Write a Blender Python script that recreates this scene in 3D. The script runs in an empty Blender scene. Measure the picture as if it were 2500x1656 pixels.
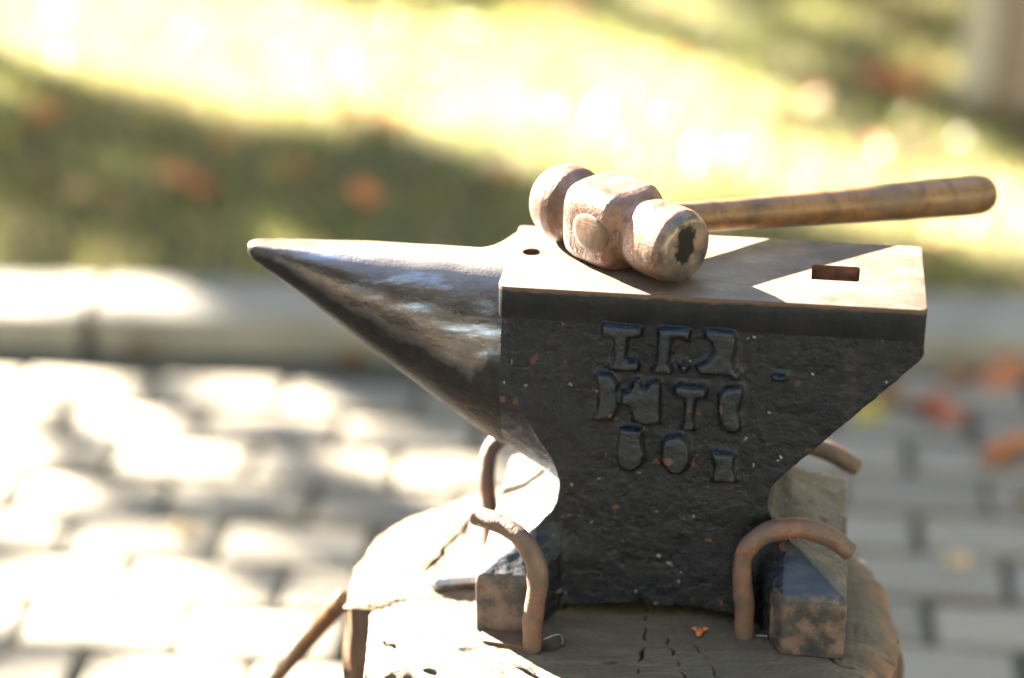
import bpy, bmesh, math, random
import numpy as np
from mathutils import Vector, Matrix, noise
R = math.radians
sc = bpy.context.scene

# ------------------------------------------------------------------ camera
cam_d = bpy.data.cameras.new("camera"); cam = bpy.data.objects.new("camera", cam_d)
sc.collection.objects.link(cam); sc.camera = cam
cam.location = (0, -1.575, 1.489); cam.rotation_euler = (R(65), 0, 0)
cam_d.sensor_width = 24.0; cam_d.lens = 50.0
cam_d.clip_start = .05; cam_d.clip_end = 400
cam_d.dof.use_dof = True; cam_d.dof.focus_distance = 1.735; cam_d.dof.aperture_fstop = 1.0
# ------------------------------------------------------------------ light
SUN_EL, SUN_AZ = 23.0, -45.0          # azimuth from +Y, clockwise
w = bpy.data.worlds.new("World"); sc.world = w; w.use_nodes = True
wn = w.node_tree.nodes; bg = wn["Background"]
sky = wn.new("ShaderNodeTexSky"); sky.sky_type = 'NISHITA'; sky.sun_disc = False
sky.sun_elevation = R(SUN_EL); sky.sun_rotation = R(SUN_AZ); sky.dust_density = .6
wb = wn.new("ShaderNodeMix"); wb.data_type = 'RGBA'; wb.blend_type = 'MULTIPLY'; wb.inputs[0].default_value = 1
wb.inputs[7].default_value = (1.19, 1.0, .79, 1)      # the photograph's white balance
w.node_tree.links.new(sky.outputs[0], wb.inputs[6]); w.node_tree.links.new(wb.outputs[2], bg.inputs[0]); bg.inputs[1].default_value = .05
S = Vector((math.sin(R(SUN_AZ))*math.cos(R(SUN_EL)), math.cos(R(SUN_AZ))*math.cos(R(SUN_EL)), math.sin(R(SUN_EL))))
sd = bpy.data.lights.new("sun", 'SUN'); sd.energy = 5.0; sd.angle = R(.55); sd.color = (1, .90, .70)
sun = bpy.data.objects.new("sun", sd); sc.collection.objects.link(sun)
sun.rotation_euler = S.to_track_quat('Z', 'Y').to_euler(); sun.location = (-6, 6, 6)
sc.view_settings.view_transform = 'Standard'; sc.view_settings.look = 'None'
sc.view_settings.exposure = 5.0; sc.view_settings.gamma = 1
sc.cycles.max_bounces = 6; sc.cycles.sample_clamp_indirect = 8

# ------------------------------------------------------------------ helpers
def link(o, parent=None):
    sc.collection.objects.link(o)
    if parent: o.parent = parent
    return o
def tag(o, label=None, cat=None, group=None, kind=None):
    if label: o['label'] = label
    if cat: o['category'] = cat
    if group: o['group'] = group
    if kind: o['kind'] = kind
    return o
def empty(name, loc=(0, 0, 0), rz=0):
    o = bpy.data.objects.new(name, None); o.location = loc; o.rotation_euler = (0, 0, rz); o.empty_display_size = .05
    return link(o)
def mesh(name, vs, fs, m, parent=None, smooth=True, angle=None):
    me = bpy.data.meshes.new(name); me.from_pydata([tuple(v) for v in vs], [], fs); me.update()
    o = bpy.data.objects.new(name, me); link(o, parent)
    if m: me.materials.append(m)
    if smooth:
        me.polygons.foreach_set("use_smooth", [True]*len(me.polygons))
        if angle: me.set_sharp_from_angle(angle=R(angle))
    return o
def apply_mods(o):
    dg = bpy.context.evaluated_depsgraph_get()
    me = bpy.data.meshes.new_from_object(o.evaluated_get(dg))
    o.modifiers.clear(); old = o.data; o.data = me
    return o
def loft(rings, cap=True):
    vs = []; fs = []; n = len(rings[0])
    for r in rings: vs += [tuple(p) for p in r]
    for i in range(len(rings)-1):
        for j in range(n):
            a = i*n+j; b = i*n+(j+1) % n
            fs.append((a, b, b+n, a+n))
    if cap:
        fs.append(tuple(range(n))[::-1]); fs.append(tuple(range((len(rings)-1)*n, len(rings)*n)))
    return vs, fs
def catmull(pts, k=8):
    pts = [Vector(p) for p in pts]; P = [pts[0]*2-pts[1]]+pts+[pts[-1]*2-pts[-2]]; out = []
    for i in range(1, len(P)-2):
        for j in range(k):
            t = j/k; a, b, c, d = P[i-1:i+3]
            out.append(.5*((2*b)+(c-a)*t+(2*a-5*b+4*c-d)*t*t+(3*b-a-3*c+d)*t**3))
    out.append(pts[-1]); return out
def tube(path, rad, n=20, flat=None, noise_amp=0, round_end=True, seed=0):
    """swept tube; rad is a float or function of t in 0..1"""
    rf = rad if callable(rad) else (lambda t: rad)
    rings = []; L = len(path); up = None
    for i, p in enumerate(path):
        d = (path[min(i+1, L-1)]-path[max(i-1, 0)]).normalized()
        if up is None:
            up = Vector((0, 1, 0)) if abs(d.z) > .7 else Vector((0, 0, 1))
        s = d.cross(up).normalized(); up = s.cross(d).normalized()
        r = rf(i/(L-1)); ring = []
        for j in range(n):
            a = 2*math.pi*j/n
            q = s*math.cos(a)*r*(flat(i/(L-1)) if callable(flat) else flat or 1)+up*math.sin(a)*r
            if noise_amp: q = q*(1+noise_amp*noise.noise((p+q)*60+Vector((seed, 0, 0))))
            ring.append(p+q)
        rings.append(ring)
    if round_end:
        for end, sgn in ((0, -1), (-1, 1)):
            c = path[end]; d = (path[end]-path[1 if end == 0 else -2]).normalized()
            base = rings[end]; r = rf(0 if end == 0 else 1); ext = []; re_ = round_end if isinstance(round_end, (int, float)) else round_end[0 if end == 0 else 1]
            for k in range(1, 5):
                a = k/4*math.pi/2*.97
                ext.append([c+(q-c)*math.cos(a)*1.0+d*(r*re_*math.sin(a)) for q in base])
            if end == 0: rings = ext[::-1]+rings
            else: rings = rings+ext
    return loft(rings)
def interp(x, xs, ys): return float(np.interp(x, xs, ys))

# ------------------------------------------------------------------ materials
class M:
    def __init__(s, name):
        s.m = bpy.data.materials.new(name); s.m.use_nodes = True
        s.t = s.m.node_tree; s.b = s.t.nodes["Principled BSDF"]; s.tc = s.t.nodes.new("ShaderNodeTexCoord")
    def n(s, typ, **kw):
        o = s.t.nodes.new(typ)
        for k, v in kw.items(): setattr(o, k, v)
        return o
    def l(s, a, b): s.t.links.new(a, b)
    def co(s, scale=(1, 1, 1), rot=(0, 0, 0), src="Object"):
        mp = s.n("ShaderNodeMapping"); mp.inputs["Scale"].default_value = scale; mp.inputs["Rotation"].default_value = rot
        s.l(s.tc.outputs[src], mp.inputs[0]); return mp.outputs[0]
    def noise(s, scale, detail=4, rough=.55, co=None, dist=0, out=0):
        o = s.n("ShaderNodeTexNoise"); o.inputs["Scale"].default_value = scale; o.inputs["Detail"].default_value = detail
        o.inputs["Roughness"].default_value = rough; o.inputs["Distortion"].default_value = dist
        s.l(co if co else s.tc.outputs["Object"], o.inputs["Vector"]); return o.outputs[out]
    def voro(s, scale, co=None, feature='F1', out="Distance", rnd=1):
        o = s.n("ShaderNodeTexVoronoi", feature=feature); o.inputs["Scale"].default_value = scale
        o.inputs["Randomness"].default_value = rnd
        s.l(co if co else s.tc.outputs["Object"], o.inputs["Vector"]); return o.outputs[out]
    def ramp(s, f, stops, interp='LINEAR'):
        o = s.n("ShaderNodeValToRGB"); cr = o.color_ramp; cr.interpolation = interp
        while len(cr.elements) < len(stops): cr.elements.new(.5)
        for e, (p, c) in zip(cr.elements, stops):
            e.position = p; e.color = (c, c, c, 1) if isinstance(c, (int, float)) else (*c, 1)
        s.l(f, o.inputs[0]); return o.outputs[0]
    def math(s, op, a, b=0):
        o = s.n("ShaderNodeMath", operation=op)
        for i, v in enumerate((a, b)):
            if isinstance(v, (int, float)): o.inputs[i].default_value = v
            else: s.l(v, o.inputs[i])
        return o.outputs[0]
    def mix(s, f, a, b, mode='MIX'):
        o = s.n("ShaderNodeMix", data_type='RGBA', blend_type=mode)
        for i, v in ((0, f), (6, a), (7, b)):
            if isinstance(v, (int, float)): o.inputs[i].default_value = v if i == 0 else (v, v, v, 1)
            elif isinstance(v, tuple): o.inputs[i].default_value = (*v, 1)
            else: s.l(v, o.inputs[i])
        return o.outputs[2]
    def bump(s, h, dist, strength=1, prev=None):
        o = s.n("ShaderNodeBump"); o.inputs["Distance"].default_value = dist; o.inputs["Strength"].default_value = strength
        s.l(h, o.inputs["Height"])
        if prev: s.l(prev, o.inputs["Normal"])
        return o.outputs[0]
    def set(s, base=None, rough=None, metal=None, normal=None, spec=None):
        for k, v in (("Base Color", base), ("Roughness", rough), ("Metallic", metal), ("Specular IOR Level", spec)):
            if v is None: continue
            if isinstance(v, (int, float)): s.b.inputs[k].default_value = v
            elif isinstance(v, tuple): s.b.inputs[k].default_value = (*v, 1)
            else: s.l(v, s.b.inputs[k])
        if normal: s.l(normal, s.b.inputs["Normal"])
        return s.m

def mat_cast_iron():
    m = M("blackened_cast_iron")
    big = m.noise(14, 5, .6); fine = m.noise(260, 4, .6)
    c = m.ramp(big, [(.35, (.0018, .0024, .0052)), (.58, (.0034, .0036, .0058)), (.76, (.0095, .0078, .0075))])
    g = m.ramp(fine, [(.35, .55), (.7, 1.25)])
    c = m.mix(1, c, g, 'MULTIPLY')
    # rust flakes
    rz = m.ramp(m.noise(12, 4), [(.42, .0), (.60, 1)])
    wob = m.n("ShaderNodeMix", data_type='RGBA', blend_type='ADD'); wob.inputs[0].default_value = .012
    m.l(m.tc.outputs["Object"], wob.inputs[6]); m.l(m.noise(160, 4, .6, out=1), wob.inputs[7])
    spots = m.ramp(m.voro(62, co=wob.outputs[2]), [(.10, 1), (.30, 0)])
    gate = m.ramp(m.voro(62, co=wob.outputs[2], out="Color"), [(.45, 0), (.85, 1)])
    rust = m.ramp(m.math('MULTIPLY', m.math('MULTIPLY', spots, rz), gate), [(.06, 0), (.16, 1)])
    c = m.mix(rust, c, m.mix(m.noise(120, 2), (.055, .026, .020), (.105, .058, .045)))
    # streaky rust film
    st = m.ramp(m.noise(30, 4, .6, co=m.co((1, 1, .25))), [(.60, 0), (.74, .55)])
    c = m.mix(st, c, (.030, .019, .014))
    # pale dust specks
    sp = m.ramp(m.voro(105, co=wob.outputs[2]), [(.07, 1), (.19, 0)])
    sg = m.math('MULTIPLY', m.ramp(m.voro(105, co=wob.outputs[2], out="Color"), [(.66, 0), (.73, 1)]), m.ramp(m.noise(11, 3), [(.40, .3), (.6, 1)]))
    speck = m.math('MULTIPLY', sp, sg)
    c = m.mix(speck, c, (.40, .40, .39))
    h1 = m.bump(m.math('MULTIPLY', m.noise(150, 8, .72, dist=.3), m.ramp(m.noise(24, 3), [(.3, .5), (.7, 1)])), .0026, .8)
    h2 = m.bump(m.voro(410, feature='SMOOTH_F1'), .0005, .5, h1)
    h3 = m.bump(m.math('MULTIPLY', m.ramp(m.voro(150, co=wob.outputs[2]), [(.05, 0), (.5, 1)]), m.ramp(m.noise(17, 4), [(.42, 0), (.62, 1)])), .0009, .6, h2)
    h3 = m.bump(m.noise(60, 5, .6), .0026, .6, h3)
    ro = m.ramp(m.noise(60, 4), [(.3, .16), (.7, .42)])
    ro = m.math('MAXIMUM', ro, m.math('MULTIPLY', m.math('ADD', rust, speck), .8))
    sy = m.n("ShaderNodeSeparateXYZ"); m.l(m.tc.outputs["Object"], sy.inputs[0])
    worn = m.ramp(m.math('MULTIPLY', sy.outputs[1], -100), [(.22, 0), (.55, 1)])       # rubbed raised marks and feet
    lz = m.math('MULTIPLY', worn, m.math('GREATER_THAN', sy.outputs[2], .60))
    c = m.mix(m.math('MULTIPLY', lz, m.math('SUBTRACT', 1, rust)), c, (.006, .0075, .0115))
    ro = m.math('SUBTRACT', ro, m.math('MULTIPLY', lz, .06))
    m.b.inputs['Specular Tint'].default_value = (.72, .80, 1, 1)      # blue put into the reflections, which would otherwise come out warm
    return m.set(c, ro, m.math('MULTIPLY', lz, .12), h3, m.math('SUBTRACT', m.math('ADD', .42, m.math('MULTIPLY', lz, .15)), m.math('MULTIPLY', m.math('ADD', rust, speck), .3)))
def mat_horn():
    m = M("polished_worn_steel")
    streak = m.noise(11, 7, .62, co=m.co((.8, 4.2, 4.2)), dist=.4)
    c = m.ramp(streak, [(.36, (.060, .050, .050)), (.50, (.105, .092, .098)), (.57, (.20, .22, .29)), (.67, (.40, .52, .82))])  # bluest streaks put the sky's reflection into the steel colour
    blot = m.ramp(m.noise(22, 5, .6), [(.50, 0), (.62, .75)])
    c = m.mix(blot, c, (.060, .040, .034))
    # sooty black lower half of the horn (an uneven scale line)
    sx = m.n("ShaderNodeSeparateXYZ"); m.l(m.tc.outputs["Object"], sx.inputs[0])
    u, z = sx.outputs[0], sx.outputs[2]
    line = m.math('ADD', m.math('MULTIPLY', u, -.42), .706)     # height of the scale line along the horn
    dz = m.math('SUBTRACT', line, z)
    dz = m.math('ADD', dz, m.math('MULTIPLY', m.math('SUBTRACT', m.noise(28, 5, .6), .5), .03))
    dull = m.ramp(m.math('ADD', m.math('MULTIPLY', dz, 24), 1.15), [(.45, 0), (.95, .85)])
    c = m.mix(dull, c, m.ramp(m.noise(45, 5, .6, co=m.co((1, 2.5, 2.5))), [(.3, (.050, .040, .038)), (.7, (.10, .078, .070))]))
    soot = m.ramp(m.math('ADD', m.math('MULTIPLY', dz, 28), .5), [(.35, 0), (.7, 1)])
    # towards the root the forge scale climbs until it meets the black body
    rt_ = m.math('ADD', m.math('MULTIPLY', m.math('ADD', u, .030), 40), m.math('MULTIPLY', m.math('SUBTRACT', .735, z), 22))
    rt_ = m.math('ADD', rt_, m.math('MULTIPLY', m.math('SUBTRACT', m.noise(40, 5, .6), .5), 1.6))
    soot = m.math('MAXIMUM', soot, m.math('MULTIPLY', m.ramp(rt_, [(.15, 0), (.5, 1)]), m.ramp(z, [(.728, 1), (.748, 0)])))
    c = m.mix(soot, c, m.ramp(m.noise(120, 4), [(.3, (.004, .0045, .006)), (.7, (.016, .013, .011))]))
    toplit = m.ramp(m.math('ADD', m.math('ADD', z, m.math('MULTIPLY', u, .055)), m.math('MULTIPLY', m.math('SUBTRACT', m.noise(60, 5, .6), .5), .012)), [(.7825, 0), (.796, 1)])
    c = m.mix(toplit, c, (.125, .105, .088))  # paler top band: sunlight along the horn put into its colour
    ro = m.ramp(m.noise(40, 5, .6, co=m.co((1, 3, 3))), [(.3, .20), (.7, .36)])
    ro = m.math('ADD', ro, m.math('MULTIPLY', soot, .15))
    me = m.math('MULTIPLY', m.ramp(streak, [(.45, .72), (.64, .95)]), m.math('SUBTRACT', 1, m.math('MAXIMUM', soot, m.math('MULTIPLY', toplit, .85))))
    h = m.bump(m.noise(55, 5, .6, co=m.co((.5, 1.6, 1.6))), .0012, .45)
    h = m.bump(m.math('MULTIPLY', m.noise(190, 6, .68), soot), .0016, .7, h)
    m.b.inputs['Specular Tint'].default_value = (.72, .80, 1, 1)
    h = m.bump(m.noise(420, 4), .0005, .55, h)
    sc1 = m.ramp(m.voro(60, co=m.co((.4, 1.5, 1.5))), [(0.0, 0), (.08, 1)])
    h = m.bump(sc1, .0003, .4, h)
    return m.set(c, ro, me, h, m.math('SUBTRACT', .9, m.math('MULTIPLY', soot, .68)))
def mat_plate():
    m = M("worn_steel_plate")
    c = m.ramp(m.noise(24, 6, .62, co=m.co((.8, 1.6, 1))), [(.3, (.070, .051, .039)), (.55, (.115, .088, .068)), (.75, (.18, .15, .13))])
    c = m.mix(m.ramp(m.noise(90, 4), [(.55, 0), (.7, .6)]), c, (.13, .065, .038))
    ge = m.n("ShaderNodeNewGeometry"); sx = m.n("ShaderNodeSeparateXYZ"); m.l(ge.outputs["Normal"], sx.inputs[0])
    side = m.ramp(sx.outputs[2], [(.35, 1), (.75, 0)])
    sc_ = m.ramp(m.noise(32, 5, .6, co=m.co((1, 1, .4))), [(.35, (.006, .007, .009)), (.58, (.011, .010, .011)), (.74, (.024, .016, .013))])
    so = m.n("ShaderNodeSeparateXYZ"); m.l(m.tc.outputs["Object"], so.inputs[0])
    inn = m.math('MULTIPLY', m.math('GREATER_THAN', so.outputs[1], .03), m.math('LESS_THAN', so.outputs[1], .115))
    inn = m.math('MULTIPLY', inn, m.math('MULTIPLY', m.math('GREATER_THAN', so.outputs[0], -.005), m.math('LESS_THAN', so.outputs[0], .32)))
    sc_ = m.mix(inn, sc_, m.ramp(m.noise(90, 4), [(.35, (.045, .033, .030)), (.65, (.115, .062, .045))]))
    arr = m.ramp(m.math('ADD', m.math('MULTIPLY', m.math('SUBTRACT', so.outputs[2], .797), 130), m.noise(70, 5, .6)), [(.45, 0), (.75, .9)])
    sc_ = m.mix(arr, sc_, (.085, .046, .032))
    c = m.mix(side, c, sc_)
    m.b.inputs['Specular Tint'].default_value = (.7, .82, 1, 1)
    h = m.bump(m.noise(180, 6, .65), .0007, .7); h = m.bump(m.noise(30, 3), .0012, .4, h)
    ro = m.ramp(m.noise(50, 4), [(.3, .42), (.7, .58)])
    return m.set(c, m.math('SUBTRACT', ro, m.math('MULTIPLY', side, .12)), m.math('SUBTRACT', .28, m.math('MULTIPLY', side, .28)), h, m.math('SUBTRACT', .4, m.math('MULTIPLY', side, .14)))
def mat_rust(name, a, b, c3, metal=.35, rough=(.45, .7), bs=.0008, scale=1):
    m = M(name)
    c = m.ramp(m.noise(38*scale, 6, .65), [(.3, a), (.52, b), (.72, c3)])
    c = m.mix(m.ramp(m.noise(170*scale, 3), [(.5, 0), (.7, .6)]), c, a)
    h = m.bump(m.noise(220, 5, .65), bs*1.6, .9); h = m.bump(m.noise(60, 4, .6), .0018, .6, h)
    return m.set(c, m.ramp(m.noise(60, 3), [(.3, rough[0]), (.7, rough[1])]), metal, h)
def mat_foot_block():
    m = M("scuffed_foot_iron")
    c = m.ramp(m.noise(42, 6, .66), [(.34, (.012, .012, .013)), (.46, (.028, .023, .022)), (.55, (.085, .050, .040)), (.72, (.11, .085, .076))])
    sz = m.n("ShaderNodeSeparateXYZ"); m.l(m.tc.outputs["Object"], sz.inputs[0])
    c = m.mix(m.ramp(m.math('ADD', m.math('MULTIPLY', m.math('SUBTRACT', sz.outputs[2], .557), 60), m.noise(90, 4)), [(.45, 0), (.7, .85)]), c, (.016, .019, .028))
    h = m.bump(m.noise(150, 6, .65), .0009, .8)
    m.b.inputs['Specular Tint'].default_value = (.7, .84, 1, 1)
    return m.set(c, m.ramp(m.noise(60, 3), [(.3, .40), (.7, .6)]), 0, h, .55)
def mat_hammer():
    m = M("coppery_rusted_steel")
    c = m.ramp(m.noise(26, 6, .62), [(.3, (.050, .026, .019)), (.44, (.105, .055, .041)), (.56, (.165, .105, .088)), (.68, (.22, .085, .042))])
    c = m.mix(m.ramp(m.noise(110, 5, .65), [(.50, 0), (.66, .6)]), c, (.065, .038, .030))
    h = m.bump(m.noise(75, 5, .65), .0022, .75); h = m.bump(m.noise(200, 5, .65), .0012, .8, h)
    return m.set(c, m.ramp(m.noise(48, 4), [(.3, .28), (.7, .46)]), .35, h)
def mat_hammer_face():
    m = M("hammer_striking_face")
    c = m.ramp(m.noise(50, 6, .6), [(.3, (.070, .060, .055)), (.5, (.13, .105, .092)), (.62, (.19, .145, .12)), (.75, (.25, .13, .075))])
    mp = m.n("ShaderNodeMapping"); m.l(m.tc.outputs["Object"], mp.inputs[0])
    mp.inputs["Location"].default_value = (0, .004, -.006)
    ln = m.n("ShaderNodeVectorMath", operation='MULTIPLY'); m.l(mp.outputs[0], ln.inputs[0]); ln.inputs[1].default_value = (0, 1.25, .95)
    le = m.n("ShaderNodeVectorMath", operation='LENGTH'); m.l(ln.outputs[0], le.inputs[0])
    d = m.math('ADD', le.outputs["Value"], m.math('MULTIPLY', m.math('SUBTRACT', m.noise(110, 6, .68), .5), .030))
    blk = m.ramp(m.math('MULTIPLY', d, 40), [(.50, 1), (.68, 0)])
    c = m.mix(blk, c, (.006, .006, .006))
    h = m.bump(m.noise(90, 5), .0012, .6)
    return m.set(c, m.mix(blk, m.ramp(m.noise(48, 4), [(.3, .25), (.7, .4)]), .6), m.math('SUBTRACT', .6, m.math('MULTIPLY', blk, .6)), h, m.math('SUBTRACT', .5, m.math('MULTIPLY', blk, .35)))
def mat_handle(end=0, name="oiled_ash_handle"):
    m = M(name)
    g = m.noise(30, 7, .65, co=m.co((.12, 1.6, 1.6)), dist=.8)
    c = m.ramp(g, [(.28, (.026, .012, .005)), (.46, (.10, .044, .014)), (.6, (.165, .076, .024)), (.75, (.085, .044, .020))])
    dirt = m.ramp(m.noise(22, 5, .6, co=m.co((.5, 1, 1))), [(.48, 0), (.66, .8)])
    c = m.mix(dirt, c, (.085, .055, .035))
    fib = m.noise(260, 4, .7, co=m.co((.06, 1, 1)))
    c = m.mix(m.ramp(fib, [(.55, 0), (.7, .55)]), c, (.05, .028, .014))
    if end:        # darker end grain where the handle comes through the eye
        se = m.n("ShaderNodeSeparateXYZ"); m.l(m.tc.outputs["Object"], se.inputs[0])
        em = m.math('LESS_THAN', m.math('MULTIPLY', se.outputs[1], end), -.015)
        eg = m.ramp(m.noise(120, 5, .65, co=m.co((1, .2, .5))), [(.35, (.035, .018, .010)), (.55, (.085, .046, .026)), (.7, (.13, .075, .045))])
        c = m.mix(em, c, eg)
    h = m.bump(fib, .0006, .6); h = m.bump(m.noise(28, 3), .0015, .3, h)
    return m.set(c, m.ramp(dirt, [(0, .38), (.8, .55)]), 0, h, .5)
def mat_stump_top():
    m = M("sawn_weathered_wood")
    gr = m.noise(16, 7, .65, co=m.co((.45, 2.6, 1), (0, 0, R(-32))), dist=.5)
    c = m.ramp(gr, [(.30, (.046, .034, .024)), (.5, (.082, .063, .045)), (.68, (.135, .108, .078))])
    fib = m.noise(120, 6, .7, co=m.co((.25, 2.2, 1), (0, 0, R(-32))))
    c = m.mix(m.ramp(fib, [(.48, 0), (.64, .8)]), c, (.040, .030, .021))
    gray = m.ramp(m.noise(11, 4, .6), [(.42, 0), (.66, .75)])
    c = m.mix(gray, c, (.062, .053, .043))
    at = m.n("ShaderNodeAttribute", attribute_name="dirt")
    c = m.mix(at.outputs["Fac"], c, (.022, .017, .013))
    rim = m.n("ShaderNodeAttribute", attribute_name="rim")
    c = m.mix(m.math('MULTIPLY', rim.outputs["Fac"], m.ramp(m.noise(40, 5), [(.40, 0), (.62, .6)])), c, (.26, .11, .045))
    rg = m.n("ShaderNodeTexWave", wave_type='RINGS', rings_direction='Z'); rg.inputs["Scale"].default_value = 48; rg.inputs["Distortion"].default_value = 5; rg.inputs["Detail"].default_value = 4; rg.inputs["Detail Scale"].default_value = .8
    mpr = m.n("ShaderNodeMapping"); mpr.inputs["Location"].default_value = (-.01, .02, 0); m.l(m.tc.outputs["Object"], mpr.inputs[0]); m.l(mpr.outputs[0], rg.inputs["Vector"])
    c = m.mix(m.math('MULTIPLY', rg.outputs["Fac"], .16), c, (.055, .042, .03))
    h = m.bump(fib, .0016, .8); h = m.bump(rg.outputs["Fac"], .0003, .6, h); h = m.bump(m.noise(60, 6, .65), .002, .5, h)
    h = m.bump(m.noise(420, 3), .0005, .7, h)
    return m.set(c, .8, 0, h, .3)
def mat_bark():
    m = M("furrowed_bark")
    v = m.noise(18, 6, .65, co=m.co((3, 3, .35)), dist=.6)
    c = m.ramp(v, [(.3, (.018, .013, .011)), (.5, (.062, .040, .030)), (.68, (.14, .085, .060))])
    h = m.bump(v, .008, .8); h = m.bump(m.noise(90, 5, .6, co=m.co((1, 1, .3))), .002, .7, h)
    return m.set(c, .85, 0, h, .25)
def mat_leaf(name, col, col2, tr=.45, rough=.5):
    m = M(name)
    c = m.mix(m.noise(30, 3, .5), col, col2)
    t = m.n("ShaderNodeBsdfTranslucent"); m.l(c, t.inputs[0])
    ms = m.n("ShaderNodeMixShader"); ms.inputs[0].default_value = tr
    out = m.t.nodes["Material Output"]
    m.set(c, rough, 0, None, .5)
    m.l(m.b.outputs[0], ms.inputs[1]); m.l(t.outputs[0], ms.inputs[2]); m.l(ms.outputs[0], out.inputs[0])
    return m.m
def mat_grass():
    m = M("autumn_grass")
    a = m.n("ShaderNodeAttribute", attribute_name="tint")
    c = m.ramp(a.outputs["Fac"], [(0, (.075, .105, .014)), (.40, (.160, .185, .034)), (.72, (.28, .26, .095)), (1, (.42, .34, .19))])
    t = m.n("ShaderNodeBsdfTranslucent"); m.l(c, t.inputs[0])
    ms = m.n("ShaderNodeMixShader"); ms.inputs[0].default_value = .5
    m.set(c, .32, 0, None, 1.0)
    m.l(m.b.outputs[0], ms.inputs[1]); m.l(t.outputs[0], ms.inputs[2]); m.l(ms.outputs[0], m.t.nodes["Material Output"].inputs[0])
    return m.m
def mat_simple(name, a, b, scale, rough=.85, bs=.004, bsc=60, spec=.4):
    m = M(name)
    c = m.ramp(m.noise(scale, 6, .62), [(.3, a), (.7, b)])
    return m.set(c, rough, 0, m.bump(m.noise(bsc, 6, .6), bs, .6), spec)
def mat_paver():
    m = M("grey_concrete_paver")
    a = m.n("ShaderNodeAttribute", attribute_name="tint")
    c = m.ramp(a.outputs["Fac"], [(0, (.100, .081, .063)), (.5, (.138, .114, .090)), (1, (.180, .149, .117))])
    c = m.mix(m.ramp(m.noise(14, 6, .6), [(.4, 0), (.75, .6)]), c, (.14, .13, .115))
    c = m.mix(m.ramp(m.noise(600, 2), [(.5, 0), (.7, .4)]), c, (.34, .32, .29))
    h = m.bump(m.noise(350, 4), .0015, .7); h = m.bump(m.noise(25, 3), .003, .5, h)
    return m.set(c, .62, 0, h, .5)

IRON, HORN, PLATE = mat_cast_iron(), mat_horn(), mat_plate()
ROD = mat_rust("rusty_round_bar", (.040, .036, .036), (.080, .042, .030), (.150, .052, .024), 0)
FOOT = mat_foot_block()
HAM, HFACE, HANDLE = mat_hammer(), mat_hammer_face(), mat_handle()
WOODTOP, BARK = mat_stump_top(), mat_bark()
GRASS = mat_grass(); PAVER = mat_paver()
SOIL = mat_simple("dark_soil", (.045, .036, .022), (.10, .085, .05), 9, .95, .01, 40)
DIRT = mat_simple("joint_dirt", (.030, .028, .020), (.055, .050, .036), 30, .95, .004, 200)
KERBM = mat_simple("concrete_kerb", (.13, .120, .106), (.19, .175, .155), 8, .75, .002, 250)

# ------------------------------------------------------------------ ground, pavement, kerb
rnd = random.Random(4)
KA = R(-3.4)            # the kerb and the lawn edge run this way
def K(x, y):            # kerb frame -> world
    return (x*math.cos(KA)-y*math.sin(KA), x*math.sin(KA)+y*math.cos(KA))
def quad_sheet(name, x0, x1, y0, y1, z, m, n=1):
    vs = []; fs = []
    for j in range(n+1):
        for i in range(n+1):
            X, Y = K(x0+(x1-x0)*i/n, y0+(y1-y0)*j/n); vs.append((X, Y, z(X, Y) if callable(z) else z))
    for j in range(n):
        for i in range(n): fs.append((j*(n+1)+i, j*(n+1)+i+1, (j+1)*(n+1)+i+1, (j+1)*(n+1)+i))
    return mesh(name, vs, fs, m)
tag(quad_sheet("ground", -150, 150, -150, 150, -.035, SOIL), kind='structure')
tag(quad_sheet("lawn", -30, 30, 1.69, 60, lambda x, y: .040+.010*noise.noise(Vector((x*2, y*2, 0))), SOIL, 120), kind='structure')
tag(quad_sheet("path", -12, 12, -8, 1.545, -.012, DIRT), kind='structure')
def build_pavers():
    bm = bmesh.new(); tl = bm.loops.layers.float_color.new("tint") if False else None
    vs = []; fs = []; tint = []
    A = R(-5.5); ca, sa = math.cos(A), math.sin(A)
    L, Wd, gap, b = .212, .113, .017, .005
    for j in range(-34, 15):
        for i in range(-16, 17):
            cx = (i+(.5 if j % 2 else 0))*L+.04+rnd.uniform(-.004, .004); cy = j*Wd+.02+rnd.uniform(-.003, .003)
            X = cx*ca-cy*sa; Y = cx*sa+cy*ca
            kx, ky = X*math.cos(-KA)-Y*math.sin(-KA), X*math.sin(-KA)+Y*math.cos(-KA)
            if ky > 1.47 or abs(X) > 3.2 or Y < -3: continue
            hx, hy = (L-gap)/2, (Wd-gap)/2
            tz = rnd.uniform(-.003, .003); tx, ty = rnd.gauss(0, .012), rnd.gauss(0, .012); rr = A+rnd.gauss(0, .012)
            t = rnd.random(); base = len(vs)
            for (ex, z) in ((0, -.05), (0, -b*.8), (b*.35, -b*.2), (b, 0)):
                for (sx, sy) in ((-1, -1), (1, -1), (1, 1), (-1, 1)):
                    px, py = sx*(hx-ex), sy*(hy-ex)
                    # rounded corners by chamfering
                    for (qx, qy) in (((px, py-sy*.005), (px-sx*.005, py)) if sx*sy > 0 else ((px-sx*.005, py), (px, py-sy*.005))):
                        vs.append((X+qx*math.cos(rr)-qy*math.sin(rr), Y+qx*math.sin(rr)+qy*math.cos(rr), z+tz+qx*tx+qy*ty)); tint.append(t)
            for k in range(3):
                for q in range(8):
                    a = base+k*8+q; c = base+k*8+(q+1) % 8
                    fs.append((a, c, c+8, a+8))
            fs.append(tuple(base+24+q for q in range(8)))
    o = mesh("pavement", vs, fs, PAVER, angle=50)
    at = o.data.attributes.new("tint", 'FLOAT', 'POINT'); at.data.foreach_set("value", tint)
    return tag(o, kind='structure')
build_pavers()
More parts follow.
